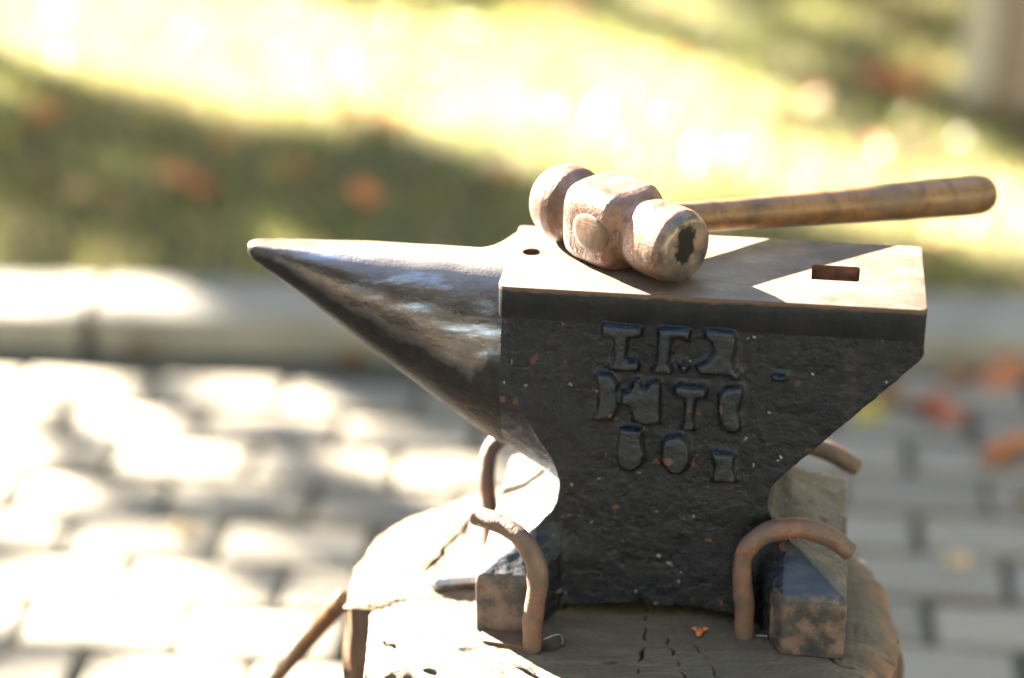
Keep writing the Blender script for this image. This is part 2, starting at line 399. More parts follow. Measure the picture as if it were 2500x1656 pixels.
# moss and dirt tufts standing in the joints are part of the joint dirt sheet
def build_kerb():
    vs = []; fs = []
    xs = []
    x = -9.73-.02
    while x < 9: xs.append((x, x+.992)); x += 1.0
    off = 1.0-((-0.72)-(-9.75)) % 1.0
    for (a, b) in xs:
        a += off-.0; b += off
        prof = [(1.545, -.05), (1.540, .040), (1.545, .053), (1.558, .060), (1.69, .062), (1.698, .056), (1.700, -.05)]
        base = len(vs); n = len(prof); cols = 6
        for c in range(cols+1):
            X = a+.004+(b-a-.014)*c/cols
            for (y, z) in prof:
                e = .002*noise.noise(Vector((X*3, y*20, z*20)))
                wx, wy = K(X+(.004 if c == 0 else -.004 if c == cols else 0)*(z < .05), y); vs.append((wx, wy+e, z+e*.5+.003*math.sin(a*7)))
        for c in range(cols):
            for q in range(n-1):
                i = base+c*n+q; fs.append((i, i+n, i+n+1, i+1))
        fs.append(tuple(base+q for q in range(n))); fs.append(tuple(base+cols*n+q for q in range(n))[::-1])
    return tag(mesh("kerb", vs, fs, KERBM, angle=35), kind='structure')
build_kerb()

# ------------------------------------------------------------------ grass (uncountable)
def build_grass():
    g = random.Random(9); vs = []; fs = []; tint = []
    def blade(x, y, h, t, wd):
        a = g.uniform(0, 6.283); lean = g.uniform(.2, .9)*h; dx, dy = math.cos(a), math.sin(a); b = g.uniform(0, 6.283)
        px, py = math.cos(b)*wd/2, math.sin(b)*wd/2; z0 = .038; i = len(vs)
        vs.extend([(x-px, y-py, z0), (x+px, y+py, z0), (x+px*.8+dx*lean*.4, y+py*.8+dy*lean*.4, z0+h*.6), (x-px*.8+dx*lean*.4, y-py*.8+dy*lean*.4, z0+h*.6), (x+dx*lean, y+dy*lean, z0+h)])
        fs.extend([(i, i+1, i+2, i+3), (i+3, i+2, i+4)]); tint.extend([t]*5)
    n = 62000
    for k in range(n):
        X = g.uniform(-2.3, 2.3); Y = g.uniform(1.70, 4.6)
        p = Vector((X*2.2, Y*2.2, 3))
        if noise.noise(p) < -.32 and g.random() < .6: continue
        x, y = K(X, Y)
        v = noise.noise(Vector((X*1.7, Y*1.7, 8)))
        t = min(1, max(0, g.gauss(.52+.35*v, .24)))
        if g.random() < .12: t = g.uniform(.7, 1)
        blade(x, y, g.uniform(.018, .055)*(1+.5*v), t, g.uniform(.003, .006))
    o = mesh("grass", vs, fs, GRASS)
    at = o.data.attributes.new("tint", 'FLOAT', 'POINT'); at.data.foreach_set("value", tint)
    tag(o, kind='stuff', label="short green and straw coloured grass behind the kerb", cat="grass")
build_grass()

# ------------------------------------------------------------------ sunlight pattern: unseen tree crowns with gaps shaped to cast the sun patches
def inpoly(x, y, P):
    c = False; j = len(P)-1
    for i in range(len(P)):
        if (P[i][1] > y) != (P[j][1] > y) and x < (P[j][0]-P[i][0])*(y-P[i][1])/(P[j][1]-P[i][1])+P[i][0]: c = not c
        j = i
    return c
LIT_LAWN = [(-1.9, 2.92), (-1.112, 2.76), (-.844, 2.62), (-.645, 2.50), (-.428, 2.53), (-.248, 2.48), (-.115, 2.38), (.039, 2.20), (.173, 2.06), (.40, 1.95), (.625, 1.89), (.95, 1.80), (1.3, 1.78),
            (1.3, 2.20), (.98, 2.27), (.76, 2.32), (.60, 2.38), (.54, 2.50), (.52, 2.85), (.35, 3.20), (.116, 3.28), (-.186, 3.38), (-.611, 3.60), (-1.2, 4.3), (-1.9, 4.3)]
LIT_PATCH = [
    [(-1.3, 1.57), (-.833, 1.53), (-.62, 1.50), (-.52, 1.36), (-.44, 1.20), (-.47, 1.13), (-.60, 1.05), (-.706, .97), (-1.1, .9)],
    [(-.66, .92), (-.53, .945), (-.36, .93), (-.25, .85), (-.16, .80), (-.14, .50), (-.40, .50), (-.52, .70), (-.62, .80)],
    [(-.54, 1.44), (-.40, 1.46), (-.38, 1.32), (-.46, 1.25)],
]
LIT_KERB = [[(-1.4, 1.60), (-.50, 1.56), (-.42, 1.60), (-.55, 1.72), (-1.4, 1.79)], [(.55, 1.56), (.72, 1.54), (.74, 1.60), (.6, 1.63)]]
DAPPLE = [
    ([(-.50, 1.50), (0, 1.38), (.02, 1.1), (-.15, .95), (-.5, .95)], .68),
    ([(-.9, 1.0), (-.2, 1.0), (-.2, .5), (-.9, .5)], .55),
    ([(.4, 2.2), (1.4, 2.0), (1.5, 4.3), (.0, 4.3), (.1, 3.2), (.45, 3.0)], .84),
    ([(-1.9, 4.3), (.1, 4.3), (.1, 3.3), (-.6, 3.5)], .6),
    ([(.45, .95), (.7, .95), (.7, .8), (.45, .8)], .5),
]
def lit_prob(x, y, raised):
    a = .045 if not raised else .06
    jx = x+a*noise.noise(Vector((x*5, y*5, 1))); jy = y+a*noise.noise(Vector((x*5, y*5, 7)))
    if raised and inpoly(jx, jy, LIT_LAWN): return 1
    for P in (LIT_KERB if raised else LIT_PATCH):
        if inpoly(jx, jy, P): return 1 if raised or noise.noise(Vector((x*7, y*11, 31))) > -.12 else .80
    for P, t in DAPPLE:
        if inpoly(jx, jy, P):
            v = noise.noise(Vector((x*4.2, y*8, 4)))+.5*noise.noise(Vector((x*11, y*16, 2)))
            return min(1, max(0, .5+(v-(.5-t)*.9)*2.2))
    fl = noise.noise(Vector((x*6, y*5, 21))) if raised else 0
    if fl > .12: return 1 if fl > .36 else .86      # sun flecks
    return 0
kz = 1.0/S.z; lrnd = random.Random(77)
def leaf_ok(p):
    for z in (.83, .78, .70, .62, .55, .50):
        x = p.x-S.x*kz*(p.z-z); y = p.y-S.y*kz*(p.z-z)
        if -.36 < x < .44 and -.30 < y < .38 and not (z > .82 and x > .355 and y > .12): return False
    for z in (0.0, .055):
        x = p.x-S.x*kz*(p.z-z); y = p.y-S.y*kz*(p.z-z)
        if -1.9 < x < 1.9 and ((z == 0 and .30 < y < 1.57) or (z > 0 and 1.57 <= y < 4.4)):
            l = lit_prob(x, y, z > 0)
            if l >= 1 or (l > 0 and lrnd.random() < l): return False
    return True
CROWN = [mat_leaf("green_tree_leaf", (.05, .09, .02), (.10, .12, .025), .4), mat_leaf("turning_tree_leaf", (.30, .14, .03), (.22, .17, .04), .5)]
def make_tree(name_label, base, top_c, radii, n, seed, leaf=.085):
    g = random.Random(seed); root = empty("broadleaf_tree", base); tag(root, name_label, "tree", "trees beyond the lawn towards the sun")
    inv = Vector(base)
    # trunk with limbs
    def limb(pts, r0, r1, nm, par):
        path = catmull([Vector(p)-inv for p in pts], 6)
        v, f = tube(path, lambda t: r0+(r1-r0)*t, 12, noise_amp=.15, round_end=.3)
        return mesh(nm, v, f, BARK, par)
    c = Vector(top_c)
    fork = Vector((base[0]*.8+c.x*.2, base[1]*.8+c.y*.2, max(1.2, c.z-radii[2]*.9)))
    limb([base, (base[0]+.05, base[1]-.03, fork.z*.5), fork, fork.lerp(c, .5), c+Vector((0, 0, radii[2]*.5))], .11, .02, "trunk", root)
    for k in range(7):
        a = k*2.4+g.random(); e = c+Vector((math.cos(a)*radii[0]*.75, math.sin(a)*radii[1]*.75, radii[2]*g.uniform(-.3, .5)))
        if not all(leaf_ok(fork.lerp(e, q/8)) for q in range(9)): continue
        limb([fork, fork.lerp(e, .5)+Vector((0, 0, .15)), e], .035, .008, "limb", root)
    vs = []; fs = []; mi = []; cnt = 0; tries = 0
    while cnt < n and tries < n*12:
        tries += 1
        d = Vector((g.gauss(0, 1), g.gauss(0, 1), g.gauss(0, 1))).normalized()*(g.random()**.36)
        p = Vector((c.x+d.x*radii[0], c.y+d.y*radii[1], c.z+d.z*radii[2]))
        if not leaf_ok(p): continue
        cnt += 1
        nrm = (S*.5+Vector((g.gauss(0, .6), g.gauss(0, .6), g.gauss(0, .6)))).normalized()
        a = nrm.orthogonal().normalized(); b = nrm.cross(a)
        th = g.uniform(0, 6.28); a, b = a*math.cos(th)+b*math.sin(th), b*math.cos(th)-a*math.sin(th)
        s = leaf*g.uniform(.7, 1.25)*.5; q = p-inv; i = len(vs)
        for (u, v_) in ((-1, 0), (-.45, -.55), (.35, -.5), (1, 0), (.35, .5), (-.45, .55)): vs.append(q+a*u*s+b*v_*s+nrm*(.12*s*abs(v_)))
        fs.append((i, i+1, i+2, i+3, i+4, i+5)); mi.append(1 if g.random() < .3 else 0)
    o = mesh("crown", vs, fs, None, root, smooth=False)
    for mm in CROWN: o.data.materials.append(mm)
    o.data.polygons.foreach_set("material_index", mi)
    return root
def toward_sun(x, y, h): return (x+S.x*kz*h, y+S.y*kz*h, h)
c1 = toward_sun(-.15, 1.45, 3.1)
make_tree("broad tree with green and turning leaves shading the kerb", (c1[0]-.5, c1[1]+.9, .0), c1, (2.0, 1.5, 1.15), 15000, 1)
c2 = toward_sun(1.15, 2.9, 3.4)
make_tree("tree with a thin crown shading the right side of the lawn", (c2[0]+.4, c2[1]+1.0, 0), c2, (1.7, 1.5, 1.1), 10000, 2)
c3 = toward_sun(1.0, .9, 3.0)
make_tree("low tree whose crown shades the pavement at the right", (c3[0]-.2, c3[1]+.1, 0), c3, (1.25, 1.1, 1.0), 9000, 3)

for k, (gx, gy, hh, rr_) in enumerate([(-.9, -2.6, 3.6, (2.3, 2.0, 1.0)), (3.0, -1.6, 3.9, (2.2, 2.2, 1.1)), (-3.6, .2, 3.4, (1.9, 1.8, 1.0)), (.8, -5.6, 4.2, (2.8, 2.4, 1.2))]):  # unseen trees added to shade the paving that the iron reflects
    c = toward_sun(gx, gy, hh)
    make_tree(["spreading tree to the left of the stump that shades the paving in front of it", "spreading tree behind and left of the stump shading the paving at the right", "small tree beside the kerb at the far left", "spreading tree at the left shading the paving behind the viewpoint"][k], (c[0]-.2, c[1]+.15, 0), c, rr_, 9000, 60+k, .15)
for k, (x, y, h) in enumerate([(-6.5, 12.5, 5.6), (-1.5, 13, 6.0), (3.5, 12.5, 5.6), (8.5, 12, 6.0), (12.5, 9, 5.8), (-15, 9, 6.0), (13, 4, 5.4)]):  # unseen trees, made tall to cut sky light and darken reflections
    make_tree(["wide tree at the far left edge of the lawn", "tall tree standing straight behind the anvil far off", "round tree right of centre far beyond the lawn", "tall tree at the right far beyond the lawn", "broad tree at the far right of the lawn", "tree farthest to the left beyond the lawn", "lone tree at the right side of the lawn"][k], (x, y, 0), (x, y, h), (3.6, 2.6, h-.9), 5200, 20+k, .42)

for k, (x, y, h) in enumerate([(-8.5, -6, 5.4), (-3.5, -8.5, 6.0), (2.5, -8.5, 5.6), (8, -6.5, 5.8), (10.5, -1, 5.4), (-11.5, 1, 5.4)]):  # ring of unseen trees added to block part of the sky light
    make_tree(["tree behind the viewpoint on the left", "tall tree straight behind the viewpoint", "second tall tree behind the viewpoint", "tree behind the viewpoint on the right", "tree standing off to the right of the stump", "tree standing off to the left of the stump"][k], (x, y, 0), (x, y, h), (3.6, 2.8, h-.9), 5200, 40+k, .42)

# ------------------------------------------------------------------ stump
SC = Vector((.094, .012, .5)); SR = .242
def rim_r(a):
    r = rim_base(a); d = math.degrees(a) % 360
    if 179.2 < d < 180.7: r = min(r, .2335/abs(math.cos(a)))
    if 180.6 < d < 236: r = min(r, (.2165+.002*noise.noise(Vector((d*.3, 0, 0))))/abs(math.cos(a)))   # a slab of bark has split away here
    return r
def rim_base(a):
    return SR*(1+.030*noise.noise(Vector((math.cos(a)*1.6, math.sin(a)*1.6, 3)))+.022*noise.noise(Vector((math.cos(a)*5, math.sin(a)*5, 9)))
               + .014*noise.noise(Vector((math.cos(a)*16, math.sin(a)*16, 5))))
def build_stump():
    root = empty("tree_stump", (SC.x, SC.y, 0))
    tag(root, "sawn upright log with cracked top and bark sides carrying the black anvil", "stump")
    NR, NA = 300, 900
    cracks = [  # world polylines with width
        ([(.118, .002), (.114, -.030), (.103, -.111), (.098, -.19)], .0016), ([(.130, -.050), (.138, -.085), (.146, -.125)], .0012), ([(.150, -.055), (.163, -.08), (.172, -.13)], .0010),
        ([(-.03, .10), (-.06, .16), (-.07, .20)], .003), ([(-.075, .06), (-.05, .12), (-.03, .16)], .0035),
        ([(-.105, -.05), (-.098, -.062)], .002), ([(.25, -.07), (.29, -.10), (.32, -.12)], .0018),
        ([(.05, -.15), (.09, -.12)], .0012), ([(-.12, .0), (-.09, .01), (-.05, .012)], .0010),
    ]
    pits = [((-.092, -.108), .012, .006), ((-.066, -.100), .006, .005), ((-.035, -.068), .007, .002), ((.0275, -.062), .011, .006), ((.018, -.072), .005, .004), ((.206, -.018), .0105, .006), ((.080, -.088), .005, .003)]
    segs = []
    for pl, wd in cracks:
        for a, b in zip(pl[:-1], pl[1:]): segs.append((np.array(a), np.array(b), wd))
    ang = np.arange(NA)*2*np.pi/NA
    rr = np.array([rim_r(a) for a in ang])
    rad = (np.arange(1, NR+1)/NR)[:, None]
    X = SC.x+rad*rr*np.cos(ang); Y = SC.y+rad*rr*np.sin(ang)
    Z = np.zeros_like(X); dirt = np.zeros_like(X)
    wig = .0018*np.sin(X*190+Y*60)+.0012*np.sin(Y*330-X*120)
    for a, b, wd in segs:
        ab = b-a; t = np.clip(((X-a[0])*ab[0]+(Y-a[1])*ab[1])/(ab@ab), 0, 1)
        d = np.hypot(X+wig-(a[0]+t*ab[0]), Y+wig*.6-(a[1]+t*ab[1])); w_ = .7*wd*(.55+.9*np.sin(np.pi*np.clip(t, .08, .92)))
        k = np.clip(1-d/w_, 0, 1); Z -= .009*k; dirt = np.maximum(dirt, np.clip(k*1.8, 0, 1))
    for (c, r, dp) in pits:
        d = np.hypot((X-c[0])*.85+wig, (Y-c[1])*1.25+wig); k = np.clip(1.25-d/r, 0, 1); k = k*k*(3-2*k); Z -= dp*k; dirt = np.maximum(dirt, np.clip(k*.75, 0, 1))
    vs = [(0, 0, .5-.0005)]; dl = [0.0]; rl = [0.0]
    for i in range(NR):
        e = (i+1)/NR
        for j in range(NA):
            x, y = X[i, j], Y[i, j]; z = Z[i, j]
            z += .0014*noise.noise(Vector((x*22, y*22, 0)))+.0007*noise.noise(Vector((x*150, y*60, 2)))
            # chipped, sloping rim on the left and right
            left = max(0, math.cos(ang[j]-math.pi*.87)); right = max(0, math.cos(ang[j]+.5))
            if e > .80: z -= ((e-.80)/.20)**2*(.006+.020*max(0, noise.noise(Vector((x*14, y*14, 6))))+.005*left*max(0, noise.noise(Vector((x*30, y*30, 1))))+.014*right)
            step = noise.noise(Vector((x*9, y*9, 11)))
            if left > .3 and e > .86 and step > .05 and math.sin(ang[j]) > 0: z -= .003*min(1, (step-.05)*3)*min(1, (e-.86)*14)
            vs.append((x-SC.x, y-SC.y, .5+z)); dl.append(float(dirt[i, j])); rl.append(max(0, (e-.90)/.10))
    fs = [(0, 1+j, 1+(j+1) % NA) for j in range(NA)]
    for i in range(NR-1):
        for j in range(NA):
            a = 1+i*NA+j; b = 1+i*NA+(j+1) % NA; fs.append((a, a+NA, b+NA, b))
    top = mesh("cut_top", vs, fs, WOODTOP, root)
    for nm, data in (("dirt", dl), ("rim", rl)):
        at = top.data.attributes.new(nm, 'FLOAT', 'POINT'); at.data.foreach_set("value", data)
    # bark side: starts at the rim of the top
    NZ = 150; last = vs[1+(NR-1)*NA:]; bv = []; 
    for k in range(NZ+1):
        t = k/NZ
        for j in range(NA):
            x, y, z = last[j]; a = ang[j]
            rdg = noise.noise(Vector((math.cos(a)*9, math.sin(a)*9, t*1.5)))+.6*noise.noise(Vector((math.cos(a)*24, math.sin(a)*24, t*4)))+.3*noise.noise(Vector((math.cos(a)*60, math.sin(a)*60, t*16)))
            o = 1+(.035*rdg*min(1, t*14))+.02*t+.05*max(0, t-.8)
            zz = z*(1-t) if k else z
            bv.append((x*o, y*o, zz-.004*(k > 0)*0))
    bf = []
    for k in range(NZ):
        for j in range(NA):
            a = k*NA+j; b = k*NA+(j+1) % NA; bf.append((a, a+NA, b+NA, b))
    mesh("bark", bv, bf, BARK, root)
    return root
build_stump()

# ------------------------------------------------------------------ anvil
AR = R(-8)
anvil = empty("anvil", (0, 0, 0), AR)
tag(anvil, "large black cast iron horned anvil with raised worn letters strapped onto the stump", "anvil")
def A(u, v, w_): return Vector((u*math.cos(AR)-v*math.sin(AR), u*math.sin(AR)+v*math.cos(AR), w_))
def tris(obj):
    return obj
def body_solid():
    lv = []  # (w, ul, ur, vF(feet), vB, front v)
    prof = [  # w, ul, ur, foot 0..1
        (.500, -.0245, .2835, 1.0), (.520, -.0247, .2838, 1.0), (.548, -.0250, .2838, 1.0), (.5555, -.0235, .2830, .97), (.562, -.012, .272, .74), (.570, .001, .258, .46), (.578, .012, .245, .20), (.586, .023, .234, .04),
        (.596, .0325, .2255, 0), (.606, .0375, .2180, 0), (.6197, .0395, .2141, 0), (.632, .038, .2165, 0), (.645, .033, .2250, 0), (.662, .022, .2410, 0), (.70, .004, .2765, 0), (.7594, -.006, .3305, 0), (.7800, -.006, .3300, 0)]
    rings = []
    for w_, ul, ur, f in prof:
        vF = -.045*f; vB = .13+.042*f
        il = max(.020, ul+.004); ir = min(.2323, ur-.004)
        k = lambda t: (1-abs(2*t-1)**2.0)
        r = []
        def pt(u, v): 
            z = w_
            if w_ < .51 and -.02 < v < .15 and .0 < u < .26: z = w_+.011*k((u-0)/.26)
            r.append(Vector((u, v, z)))
        pt(ul, vF); pt(il, vF)
        g = .006*f
        for q in range(11):
            t = q/10; u = il+.004+(ir-il-.008)*t
            pt(u, (vF*.10+g)*(abs(2*t-1)**4) + (vF*.72)*(abs(2*t-1)**40) - .008*f*(abs(2*t-1)**2))
        pt(ir, vF); pt(ur, vF); pt(ur, .05); pt(ur, .09); pt(ur, vB); pt(ir, vB)
        for q in range(5): pt(ir-.004-(ir-il-.008)*q/4, .13)
        pt(il, vB); pt(ul, vB); pt(ul, .09); pt(ul, .05)
        rings.append(r)
    return loft(rings)
def horn_solid():
    st = [  # u, centre w, half height, half width
        (-.2345, .7955, .0055, .0055), (-.2325, .7953, .0092, .0088), (-.21, .7875, .0165, .0155), (-.188, .7797, .0238, .0215), (-.16, .7690, .0342, .0300), (-.133, .7580, .0450, .0375), (-.105, .7475, .0552, .0440), (-.0775, .7380, .0645, .0490),
        (-.05, .7280, .0740, .0530), (-.023, .7190, .0828, .0575), (.0, .7120, .0885, .0620), (.024, .7000, .0945, .0650), (.045, .688, .098, .0655), (.06, .680, .098, .0650)]
    us = np.linspace(-.2345, .06, 60); rings = []
    for u in us:
        c, h, b = (interp(u, [s[0] for s in st], [s[k] for s in st]) for k in (1, 2, 3))
        ring = []
        rear = max(0, 1-(-.0118-u)/.028) if u < -.0118 else 1; rear = rear**1.7   # rear fillet into the table
        for j in range(64):
            a = 2*math.pi*j/64; cs, sn = math.cos(a), math.sin(a)
            ex = 2/2.0 if sn < 0 else 2/2.25
            x = math.copysign(abs(cs)**ex, cs)*b; z = math.copysign(abs(sn)**ex, sn)*h
            if sn < .25 and u > -.09:
                kk = min(1, (u+.10)/.095); kk = kk*kk*(3-2*kk); x += math.copysign((.0665-b)*kk*min(1, (.25-sn)*2.2)*abs(cs)**.6, cs)
            if x > 0 and sn > 0:
                x = abs(cs)**(ex*(1-.85*rear))*(b+rear*(.0655-b)); z = abs(sn)**(ex*(1-.85*rear))*h
            ring.append(Vector((u, .065+x, min(c+z, .8008))))
        rings.append(ring)
    return loft(rings)
# raised letters: outlines on the front plane (u, w)
LET = []
def px(pl, ox, oy, s=1):    # outline drawn in millimetres from a corner
    return [((ox+x*s)/1000, (oy-y*s)/1000) for x, y in pl]
LET += [px([(0, 0), (33, 0), (33, 10), (22, 11.5), (20.5, 31), (25, 35), (25, 41), (6, 41), (6, 36), (10, 31), (9.5, 12), (0, 11)], 73.5, 775)]
LET += [px([(0, 0), (27, 0), (27, 12), (22, 12), (20, 8.5), (12, 9.5), (11, 30), (14, 41), (-4, 41), (-1, 32), (0, 12)], 118.5, 775)]
LET += [px([(-1, 0), (23, 1), (25, 14), (23, 26), (24, 40), (-4, 41), (-8, 33), (2, 28), (6, 20), (4, 12), (-1, 9)], 157.5, 776)]
LET += [px([(0, 0), (12, 0), (13, 7), (9, 12), (0, 8)], 93, 744.5), px([(0, 3), (6, 0), (10, 5), (6, 10), (1, 9)], 136, 746), px([(0, 0), (9, 2), (9, 10), (1, 10)], 178, 742), px([(0, 0), (13, 1), (12, 6), (1, 5)], 211, 739)]
LET += [px([(0, 0), (14, 0), (20, 8), (21, 32), (15, 42), (0, 44), (3, 30), (3, 12)], 68, 731)]
LET += [px([(12, 0), (18, 0), (19, 7), (22, 8), (25, 1), (35, 0), (36, 40), (22, 42), (12, 38), (9, 24), (2, 24), (2, 12), (10, 10)], 88, 727)]
LET += [px([(0, 0), (26, 1), (26, 11), (18, 12), (16, 34), (19, 41), (5, 41), (8, 34), (8, 12), (0, 11)], 134, 725)]
LET += [px([(5, 2), (20, 0), (21, 12), (18, 24), (21, 38), (14, 44), (5, 40), (1, 28), (0, 10)], 169, 726.5)]
LET += [px([(2, 0), (23, 1), (22, 12), (25, 24), (22, 36), (12, 42), (3, 38), (0, 28), (1, 12)], 87, 683)]
LET += [px([(6, 2), (15, 0), (23, 5), (26, 16), (25, 28), (18, 38), (9, 38), (2, 30), (0, 18), (1, 8)], 124, 679.5)]
LET += [px([(0, 0), (21, 1), (20, 14), (23, 28), (2, 29), (3, 14)], 165, 666)]
def letter_mesh(bm):
    for pl in LET:
        n = len(pl); lo = [bm.verts.new((x, .004, y)) for x, y in pl]; hi = [bm.verts.new((x, -.0022, y)) for x, y in pl]
        for i in range(n): bm.faces.new((lo[i], lo[(i+1) % n], hi[(i+1) % n], hi[i]))
        f = bm.faces.new(hi); bm.faces.new(lo[::-1]); f.normal_update()
        bmesh.ops.inset_region(bm, faces=[f], thickness=.0032, depth=0)
        for v in f.verts: v.co.y = -.0085
def build_anvil():
    cb = bmesh.new()
    def cut(pts, a, b):
        l_ = [cb.verts.new((x, y, a)) for x, y in pts]; h_ = [cb.verts.new((x, y, b)) for x, y in pts]; n = len(pts)
        for i in range(n): cb.faces.new((l_[i], l_[(i+1) % n], h_[(i+1) % n], h_[i]))
        cb.faces.new(h_); cb.faces.new(l_[::-1])
    cut([(.2385, .0480), (.2755, .0480), (.2770, .0500), (.2780, .0770), (.2760, .0790), (.2405, .0790), (.2385, .0770)], .70, .82)
    cut([(.0063+.0078*math.cos(a*math.pi/12), .0735+.0078*math.sin(a*math.pi/12)) for a in range(24)], .70, .82)
    cm = bpy.data.meshes.new("c"); cb.to_mesh(cm); cb.free(); co_ = bpy.data.objects.new("c", cm); link(co_)
    bm = bmesh.new()
    for v, f in (body_solid(), horn_solid()):
        vv = [bm.verts.new(p) for p in v]
        for q in f: bm.faces.new([vv[i] for i in q])
    letter_mesh(bm)
    bmesh.ops.recalc_face_normals(bm, faces=bm.faces)
    me = bpy.data.meshes.new("body"); bm.to_mesh(me); bm.free()
    o = bpy.data.objects.new("body", me); link(o)
    r = o.modifiers.new("r", 'REMESH'); r.mode = 'VOXEL'; r.voxel_size = .0016; r.adaptivity = 0
    s = o.modifiers.new("s", 'SMOOTH'); s.factor = .5; s.iterations = 6
    b0 = o.modifiers.new('x', 'BOOLEAN'); b0.operation = 'DIFFERENCE'; b0.object = co_; b0.solver = 'EXACT'
    apply_mods(o); me = o.data
    # cast-surface unevenness on everything but the horn
    n = len(me.vertices); co = np.empty(n*3, np.float32); me.vertices.foreach_get("co", co); co = co.reshape(-1, 3)
    nr = np.empty(n*3, np.float32); me.vertex_normals.foreach_get("vector", nr); nr = nr.reshape(-1, 3)
    d = np.zeros(n, np.float32)
    for i in range(n):
        p = Vector(co[i]); k = .0006*noise.noise(p*35)+.00045*noise.noise(p*95)+.0003*noise.noise(p*230)
        if p.x < -.012: k = .0005*noise.noise(p*28)
        d[i] = k
    co += nr*d[:, None]; me.vertices.foreach_set("co", co.ravel()); me.update()
    # split: horn part, scuffed foot parts, body
    pc = np.empty(len(me.polygons)*3, np.float32); me.polygons.foreach_get("center", pc); pc = pc.reshape(-1, 3)
    hornm = pc[:, 0] < -.0105
    hornm &= pc[:, 2] > .60
    footm = (pc[:, 2] < .5555) & ((pc[:, 1] < -.028) | (pc[:, 0] > .2815) | (pc[:, 0] < -.022) | (pc[:, 1] > .155))
    footm |= (pc[:, 2] < .584) & (pc[:, 1] < -.0035) & ((pc[:, 0] < .022) | (pc[:, 0] > .2305))
    polys = [tuple(p.vertices) for p in me.polygons]
    cos = [tuple(c) for c in co]
    nrm = np.empty(n*3, np.float32); me.vertex_normals.foreach_get("vector", nrm); nrm = nrm.reshape(-1, 3)
    def sub(name, mask, m):
        idx = np.nonzero(mask)[0]; used = {}; vs = []; fs = []; nn = []
        for i in idx:
            f = []
            for v in polys[i]:
                if v not in used: used[v] = len(vs); vs.append(cos[v]); nn.append(tuple(nrm[v]))
                f.append(used[v])
            fs.append(f)
        ob = mesh(name, vs, fs, m, anvil)
        ob.data.normals_split_custom_set_from_vertices(nn)
        return ob
    corners = {"foot": None}
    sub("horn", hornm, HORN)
    for (su, sv) in ((0, 0), (1, 0), (0, 1), (1, 1)):
        mk = footm & ((pc[:, 0] > .13) == bool(su)) & ((pc[:, 1] > .065) == bool(sv))
        sub("foot", mk, FOOT)
    sub("body", ~(hornm | footm), IRON)
    bpy.data.objects.remove(o)
    # face plate with hardy hole and pritchel hole
    bm = bmesh.new(); u0, u1, v0, v1, z0, z1 = -.0118, .3300, -.0012, .1315, .7730, .8014
    outl = []
    def arc(cx, cy, r, a0, a1, n=8):
        for i in range(n+1):
            a = R(a0+(a1-a0)*i/n); outl.append((cx+r*math.cos(a), cy+r*math.sin(a)))
    arc(u0+.009, v0+.009, .009, 180, 270); arc(u1-.006, v0+.006, .006, 270, 360); arc(u1-.005, v1-.005, .005, 0, 90); arc(u0+.004, v1-.004, .004, 90, 180)
    lo = [bm.verts.new((x, y, z0-.002*(x/.33)*0)) for x, y in outl]; hi = [bm.verts.new((x, y, z1)) for x, y in outl]; n = len(outl)
    for i in range(n): bm.faces.new((lo[i], lo[(i+1) % n], hi[(i+1) % n], hi[i]))
    bm.faces.new(hi); bm.faces.new(lo[::-1]); me = bpy.data.meshes.new("face_plate"); bm.to_mesh(me); bm.free()
    pl = bpy.data.objects.new("face_plate", me); link(pl)
    bv = pl.modifiers.new("b", 'BEVEL'); bv.width = .0012; bv.segments = 2; bv.limit_method = 'ANGLE'; bv.angle_limit = R(50)
    bo = pl.modifiers.new("x", 'BOOLEAN'); bo.operation = 'DIFFERENCE'; bo.object = co_; bo.solver = 'EXACT'
    apply_mods(pl); pl.parent = anvil; pl.data.materials.clear(); pl.data.materials.append(PLATE)
    pl.data.polygons.foreach_set("use_smooth", [True]*len(pl.data.polygons)); pl.data.set_sharp_from_angle(angle=R(35))
    bpy.data.objects.remove(co_)
build_anvil()

# ------------------------------------------------------------------ bent bar spikes holding the anvil down
def hook(pts, label, r=.0085, seed=0):
    path = catmull([A(*p) for p in pts], 10)
    base = A(*pts[0]); v, f = tube([p-base for p in path], lambda t: r*(1+.05*math.sin(t*9+seed*2)+.03*math.sin(t*31+seed)), 22, noise_amp=.13, round_end=.25, seed=seed)
    o = mesh("bent_spike", v, f, ROD); o.location = base
    return tag(o, label, "spike", "bent iron bars holding the anvil down")
hook([(.202, -.017, .46), (.200, -.017, .52), (.196, -.017, .567), (.2015, -.0165, .587), (.219, -.014, .600), (.243, -.012, .6035), (.267, -.011, .596), (.284, -.011, .584)], "rusty bent bar hooked over the right foot of the anvil, nearest the camera", seed=1)
hook([(.0255, -.064, .46), (.0262, -.0635, .52), (.030, -.063, .562), (.027, -.060, .583), (.014, -.052, .599), (-.006, -.040, .605), (-.026, -.029, .604)], "bent bar hooked over the left front foot, half of it in bright sun", seed=2)
hook([(-.034, .098, .46), (-.034, .101, .52), (-.0385, .112, .565), (-.035, .121, .588), (-.020, .128, .600), (.0, .131, .600), (.022, .132, .594)], "bent bar behind the left foot, rising under the horn", r=.0075, seed=3)
hook([(.196, .150, .46), (.198, .149, .54), (.204, .147, .580), (.222, .144, .599), (.247, .141, .6015), (.270, .140, .594), (.291, .139, .583)], "bent bar hooked over the rear right foot, its end showing beyond the body", seed=4)

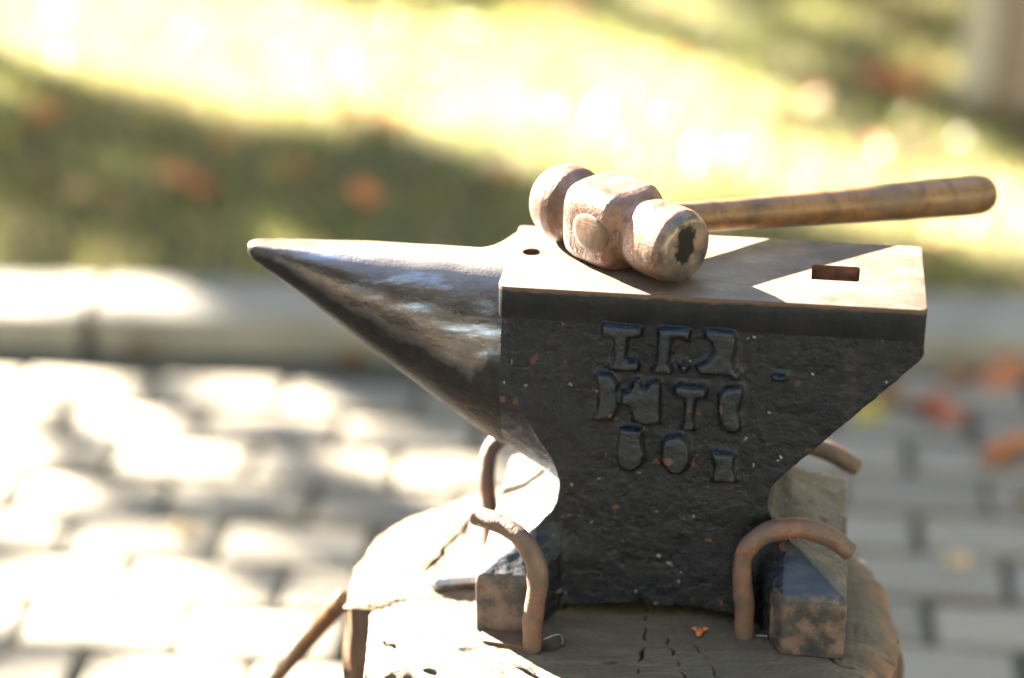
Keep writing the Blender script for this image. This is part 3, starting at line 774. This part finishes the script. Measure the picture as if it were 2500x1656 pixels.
# ------------------------------------------------------------------ hammer
hc = A(.0792, .0689, .8014+.0320)
ax_a = Vector((.672, -.740, 0)).normalized()          # head axis, towards the dark striking face
ax_h = Vector((math.cos(R(23.5)), math.sin(R(23.5)), -.086)).normalized()   # handle direction
def basis(o, x):
    x = x.normalized(); y = Vector((0, 0, 1)).cross(x).normalized(); z = x.cross(y)
    m_ = Matrix((x, y, z)).transposed().to_4x4(); m_.translation = o; return m_
ham = empty("hammer"); ham.matrix_world = basis(hc, ax_a)
tag(ham, "heavy rust brown sledge hammer with a wooden handle lying on the anvil face", "hammer")
def ham_head():
    st = [  # s, half size, squareness exponent, z offset
        (-.0905, .004, 2, 0), (-.0895, .012, 2, 0), (-.0860, .0205, 2, 0), (-.079, .0275, 2, 0), (-.070, .0318, 2, 0), (-.060, .0334, 2, 0), (-.052, .0322, 2, 0), (-.046, .0285, 2.1, 0), (-.040, .0258, 2.2, 0), (-.0355, .0275, 2.8, 0), (-.0320, .0325, 3.8, 0), (-.024, .0338, 4.0, 0), (0, .0345, 3.9, 0), (.014, .0338, 3.8, 0),
        (.0200, .0318, 3.4, 0), (.0250, .0262, 2.4, 0), (.032, .0285, 2.0, 0), (.036, .0305, 2, 0), (.045, .0312, 2, 0), (.062, .0312, 2, 0), (.0690, .0308, 2, 0), (.0725, .0290, 2, 0)]
    rings = []
    for x in np.linspace(-.0905, .0725, 110):
        h = interp(x, [q[0] for q in st], [q[1] for q in st]); e = interp(x, [q[0] for q in st], [q[2] for q in st]); ring = []
        for j in range(72):
            a = 2*math.pi*j/72; cs, sn = math.cos(a), math.sin(a)
            k = (abs(cs)**e+abs(sn)**e)**(-1/e)
            # cheeks of the eye block are pinched between the four corners
            pin = max(0, 1-(x/.03)**2); k *= 1-.05*pin*(1-abs(math.sin(2*a)))
            p = Vector((x, cs*h*k, sn*h*k)); k2 = 1+.007*noise.noise(p*45)+.004*noise.noise(p*140)
            ring.append(Vector((x, p.y*k2, p.z*k2)))
        rings.append(ring)
    v, f = loft(rings, cap=False); f.append(tuple(range(72))[::-1])
    return mesh("head", v, f, HAM, ham)
ham_head()
def disc():
    rings = []
    for (x, r) in ((.0722, .0291), (.0745, .0280), (.0765, .0262), (.0778, .0225), (.0784, .015), (.0787, .006)):
        rings.append([Vector((x-.075, math.cos(a)*r*(1+.02*noise.noise(Vector((math.cos(a)*3, math.sin(a)*3, x*50)))), math.sin(a)*r*(1+.02*noise.noise(Vector((math.cos(a)*3, math.sin(a)*3, x*50)))))) for a in [2*math.pi*j/72 for j in range(72)]])
    v, f = loft(rings, cap=False); f.append(tuple(range(5*72, 6*72)))
    o = mesh("striking_face", v, f, HFACE, ham); o.location = (.075, 0, 0); return o
disc()
def handle():
    L = .372; hp = Vector((0, 1, 0)) if (ham.matrix_world.inverted().to_3x3() @ ax_h).y > 0 else Vector((0, -1, 0))
    hl = (ham.matrix_world.inverted().to_3x3() @ ax_h).normalized()
    path = [hp*x for x in np.linspace(-.0340, -.012, 10)]+[hp*-.004+hl*.003]+[hl*x for x in np.linspace(.012, L-.013, 80)]
    n = len(path)
    def rf(t):
        i = t*(n-1)
        x = -.0335+i/9*.0215 if i < 10 else .012+(i-11)/79*(L-.025)
        return interp(x, [-.0345, -.032, -.02, .0, .03, .06, .12, .22, .30, .345, L], [.0158, .0163, .0163, .013, .0135, .0132, .0138, .0156, .0174, .0180, .0170])
    v, f = tube([Vector(p) for p in path], rf, 36, flat=lambda t: interp(t, [0, .07, .13, 1], [1.22, 1.22, .9, .9]), noise_amp=.018, round_end=(.11, .95))
    return mesh("handle", v, f, mat_handle(hp.y, "hammer_handle_wood"), ham)
handle()

# ------------------------------------------------------------------ small things on the stump
STEEL = mat_rust("bright_scrap_steel", (.16, .16, .17), (.30, .30, .32), (.45, .44, .44), .9, (.2, .35), .0004)
def bar_piece():
    a, b = Vector((-.073, .028, .506)), Vector((-.026, .034, .507)); d = (b-a)
    rings = []
    for t, s in ((0, .35), (.10, .9), (.14, 1), (.55, 1), (.6, .93), (1, 1)):
        c = d*t; n = Vector((-d.y, d.x, 0)).normalized()
        rings.append([c+n*.0065*s*q[0]+Vector((0, 0, q[1]*.005*s+(1-s)*-.002)) for q in ((-1, -1), (1, -1), (1.15, .2), (.6, 1), (-.6, 1), (-1.15, .2))])
    v, f = loft(rings); o = mesh("iron_wedge", v, f, STEEL, angle=30, smooth=True); o.location = a
    tag(o, "short dark iron wedge lying on the sunlit stump left of the anvil foot", "wedge")
bar_piece()
def shim():
    pts = [(-.016, -.062), (.020, -.066), (.032, -.058), (.030, -.040), (-.014, -.038), (-.021, -.052)]
    rings = [[Vector((*A(x, y, 0)[:2], z)) for x, y in pts] for z in (.4995, .5030)]
    c = rings[0][0].copy(); v, f = loft([[p-c for p in r] for r in rings]); o = mesh("metal_shim", v, f, ROD, smooth=False); o.location = c
    tag(o, "thin rusty metal strip wedged under the left front foot of the anvil", "shim")
shim()
def shaving(pts, wd, label, name="metal_shaving"):
    path = catmull(pts, 6); vs = []; fs = []; c = path[0].copy()
    for i, p in enumerate(path):
        d = (path[min(i+1, len(path)-1)]-path[max(0, i-1)]).normalized(); n = d.cross(Vector((0, 0, 1))).normalized()
        wv = wd*math.sin(math.pi*(.12+.8*i/len(path)))
        vs += [p-n*wv-c, p+n*wv*.6+Vector((0, 0, wv))-c, p+n*wv+Vector((0, 0, -.0006))-c]
    for i in range(len(path)-1):
        for q in range(3): a = i*3+q; b = i*3+(q+1) % 3; fs.append((a, b, b+3, a+3))
    fs += [(2, 1, 0), tuple(len(vs)-3+q for q in range(3))]
    o = mesh(name, vs, fs, STEEL); o.location = c; tag(o, label, "metal shaving", "loose metal shavings on the stump")
shaving([(.026, -.0585, .5035), (.036, -.054, .505), (.042, -.056, .5055), (.0425, -.064, .503)], .0011, "thin curled metal shaving beside the foot of the left front bar")
shaving([(.0, -.090, .5018), (.007, -.096, .5028), (.013, -.102, .5036), (.0195, -.110, .5030)], .0022, "bright pointed sliver of metal on the front of the stump")
shaving([(.205, -.050, .5022), (.214, -.053, .5035), (.2235, -.0555, .5022)], .0009, "faint thin metal sliver beside the right anvil foot")
ORANGE = mat_leaf("orange_dry_leaf", (.44, .15, .04), (.34, .11, .03), .3)
def bud():
    vs = []; fs = []
    rings = []
    for t, r in ((0, .0006), (.15, .0022), (.45, .0034), (.75, .0024), (1, .0004)):
        rings.append([Vector((.002+.004*t, -.007+.014*t, .0035))+Vector((math.cos(a)*r, -.2*math.cos(a)*r, math.sin(a)*r)) for a in [k*math.pi/4 for k in range(8)]])
    vs, fs = loft(rings)
    for (sx, e) in ((-1, .0075), (1, .0085)):
        i = len(vs); vs += [Vector((.0035, .0, .004)), Vector((.004+sx*e*.5, .0035, .0062)), Vector((.004+sx*e, .0045, .0035)), Vector((.004+sx*e*.5, .001, .0035))]; fs += [(i, i+1, i+2, i+3)]
    o = mesh("dry_bud", vs, fs, ORANGE); o.location = (.1545, -.046, .5)
    tag(o, "tiny bright orange dry bud lying on the shaded stump top", "bud")
bud()
# stick leaning on the stump from the left
def stick():
    a = Vector((-.36, .40, .015)); b = Vector((-.153, .085, .455))
    path = catmull([Vector((0, 0, 0)), (b-a)*.5+Vector((0, 0, .004)), b-a], 8)
    v, f = tube(path, .0085, 14, noise_amp=.08, round_end=.5)
    o = mesh("wooden_stick", v, f, HANDLE); o.location = a
    tag(o, "orange brown wooden stick leaning against the left side of the stump", "stick")
stick()

# ------------------------------------------------------------------ post at the back right
def post():
    m = mat_rust("weathered_post_wood", (.13, .095, .075), (.20, .145, .115), (.26, .20, .165), 0, (.7, .85), .002)
    m2 = mat_simple("pale_post_face", (.24, .22, .19), (.33, .30, .26), 7, .8, .002, 60)
    root = empty("timber_post", (1.075, 2.66, 0), R(-14)); tag(root, "thick pale and pinkish brown timber post standing on the lawn at the back right", "post")
    def box(x0, x1, y0, y1, z0, z1, mm, nm, b=.008):
        bm = bmesh.new(); 
        bmesh.ops.create_cube(bm, size=1)
        for v in bm.verts: v.co = Vector(((x0+x1)/2+v.co.x*(x1-x0), (y0+y1)/2+v.co.y*(y1-y0), (z0+z1)/2+v.co.z*(z1-z0)))
        bmesh.ops.bevel(bm, geom=bm.edges[:], offset=b, segments=2, affect='EDGES')
        me = bpy.data.meshes.new(nm); bm.to_mesh(me); bm.free(); me.materials.append(mm); o = bpy.data.objects.new(nm, me); link(o, root)
    box(-.065, .075, -.07, .07, 0, 2.2, m, "shaft"); box(-.145, -.0655, -.055, .06, 0, 2.1, m2, "side_board"); box(.0755, .16, -.045, .06, 0, 2.1, m2, "side_board")
post()

# ------------------------------------------------------------------ fallen leaves, each its own thing
LM = {"orange": ORANGE, "brown": mat_leaf("brown_dry_leaf", (.26, .13, .05), (.17, .09, .04), .35), "yellow": mat_leaf("yellow_dry_leaf", (.36, .30, .08), (.28, .25, .07), .45),
      "red": mat_leaf("red_orange_leaf", (.36, .095, .04), (.28, .08, .03), .35), "pale": mat_leaf("pale_tan_leaf", (.46, .34, .19), (.36, .25, .14), .3)}
LME = {}
def leaf_me(col, k):
    if (col, k) in LME: return LME[(col, k)]
    g = random.Random(hash((k, 5)) % 999); n = 9; vs = []; fs = []
    for i in range(n+1):
        t = i/n; wv = .36*math.sin(math.pi*min(1, t*.97+.02))**.8*(1+.28*math.sin(t*19+k)); z = .22*math.sin(t*3+k)+.05*g.random()
        for s in (-1, -.5, 0, .5, 1): vs.append((t-.5, wv*s, z*abs(t-.5)+.20*abs(s)*(.6+.5*math.sin(k*2+t*4))))
    for i in range(n):
        for q in range(4): a = i*5+q; fs.append((a, a+1, a+6, a+5))
    i = len(vs); vs += [(-.5, -.012, .0), (-.5, .012, .0), (-.85, .0, .06)]; fs += [(i, i+1, i+2)]
    me = bpy.data.meshes.new("fallen_leaf"); me.from_pydata(vs, [], fs); me.materials.append(LM[col])
    me.polygons.foreach_set("use_smooth", [True]*len(me.polygons)); LME[(col, k)] = me; return me
gl = random.Random(12)
def leaf(x, y, z, col, size, label, group):
    o = bpy.data.objects.new("fallen_leaf", leaf_me(col, gl.randrange(4))); link(o)
    o.location = (x, y, z+size*.06); o.rotation_euler = (gl.gauss(0, .35), gl.gauss(0, .35), gl.uniform(0, 6.28)); o.scale = (size, size, size*gl.uniform(.7, 1.2))
    tag(o, label, "leaf", group)
G1 = "fallen leaves on the paving"
leaf(.640, 1.37, .0, "red", .075, "large reddish fallen leaf on the shaded paving right of the anvil heel", G1)
leaf(.665, 1.33, .0, "red", .06, "smaller reddish leaf just in front of the large reddish one right of the anvil", G1)
leaf(.735, 1.215, .0, "orange", .11, "long orange fallen leaf at the right edge of the paving", G1)
leaf(.775, 1.46, .0, "orange", .09, "orange brown leaf against the kerb foot at the far right", G1)
leaf(.70, 1.45, .0, "brown", .08, "brown leaf beside the orange brown one at the kerb foot on the right", G1)
leaf(.545, 1.33, .0, "yellow", .075, "yellow green leaf on the paving between the anvil heel and the reddish leaves", G1)
leaf(.59, 1.40, .0, "brown", .06, "brown leaf behind the yellow green one on the right paving", G1)
leaf(-.60, 1.575, .0, "brown", .06, "brown leaf in the shade of the kerb foot at the left", G1)
leaf(-.255, 1.53, .0, "brown", .06, "brown leaf at the kerb foot under the horn of the anvil", G1)
leaf(-.46, .99, .0, "pale", .05, "tan leaf on the sunlit left paving beside a joint", G1)
leaf(.60, .90, .0, "pale", .05, "tan leaf on the shaded paving at the lower right", G1)
leaf(.73, 1.07, .0, "brown", .05, "small brown leaf at the right edge of the paving below the long orange leaf", G1)
lawn = [(-.33, 2.60, "red", .12), (-.25, 2.55, "orange", .08), (-.27, 2.10, "orange", .07), (-.62, 2.18, "orange", .10), (-.56, 2.12, "red", .07), (-.60, 2.27, "pale", .06), (-.38, 2.25, "pale", .06), (-.80, 2.10, "pale", .06), (-.72, 2.05, "brown", .06),
        (-.95, 2.55, "orange", .08), (-.98, 2.40, "yellow", .08), (-.45, 2.22, "yellow", .06), (-.90, 2.23, "brown", .07), (.05, 3.30, "orange", .09), (.13, 3.28, "red", .07), (.78, 2.80, "red", .11), (.84, 2.74, "orange", .08), (.62, 2.62, "pale", .07), (.70, 2.35, "orange", .07), (.80, 2.40, "pale", .07)]
LL = ["red orange leaf at the upper edge of the shaded lawn left of the hammer", "smaller orange leaf just right of the red orange one above the horn", "bright orange leaf on the lawn right above the middle of the horn", "largest orange leaf in the shaded lawn at the left",
      "red orange leaf just below the largest orange leaf at the left", "pale leaf just behind the largest orange leaf at the left", "pale leaf between the two bright orange leaves above the horn", "pale tan leaf in the left part of the shaded lawn", "brown leaf near the kerb in the left part of the lawn",
      "orange leaf at the far left just below the sunlit band", "yellow leaf close to the left edge of the shaded lawn", "yellow leaf right of the largest orange leaf", "brown leaf at the left edge of the lawn level with the largest orange leaf", "orange leaf at the top of the picture above the hammer",
      "small red orange leaf beside the orange one at the top above the hammer", "large red orange leaf on the lawn left of the timber post", "orange leaf touching the large red orange leaf near the timber post", "pale leaf in the dappled lawn above the hammer handle", "orange leaf on the lawn above the end of the hammer handle", "pale leaf on the lawn near the right edge above the handle end"]
for (x, y, c, s_), lb in zip(lawn, LL):
    leaf(x, y, .062, c, s_, lb, "fallen leaves that stand out on the lawn")
for k in range(64):
    Y = gl.uniform(1.78, 3.9); X = gl.uniform(-1.0, 1.0)*(.55+.26*Y); c = gl.choice(["orange", "brown", "pale", "pale", "yellow", "red", "brown"])
    x, y = K(X, Y)
    leaf(x, y, .062, c, gl.uniform(.035, .07), {"red": "red orange fallen leaf lying in the blurred lawn grass", "orange": "orange fallen leaf lying in the blurred lawn grass", "pale": "pale tan fallen leaf lying in the blurred lawn grass", "yellow": "yellow fallen leaf lying in the blurred lawn grass", "brown": "brown fallen leaf lying in the blurred lawn grass"}[c], "%s fallen leaves scattered on the lawn" % c)
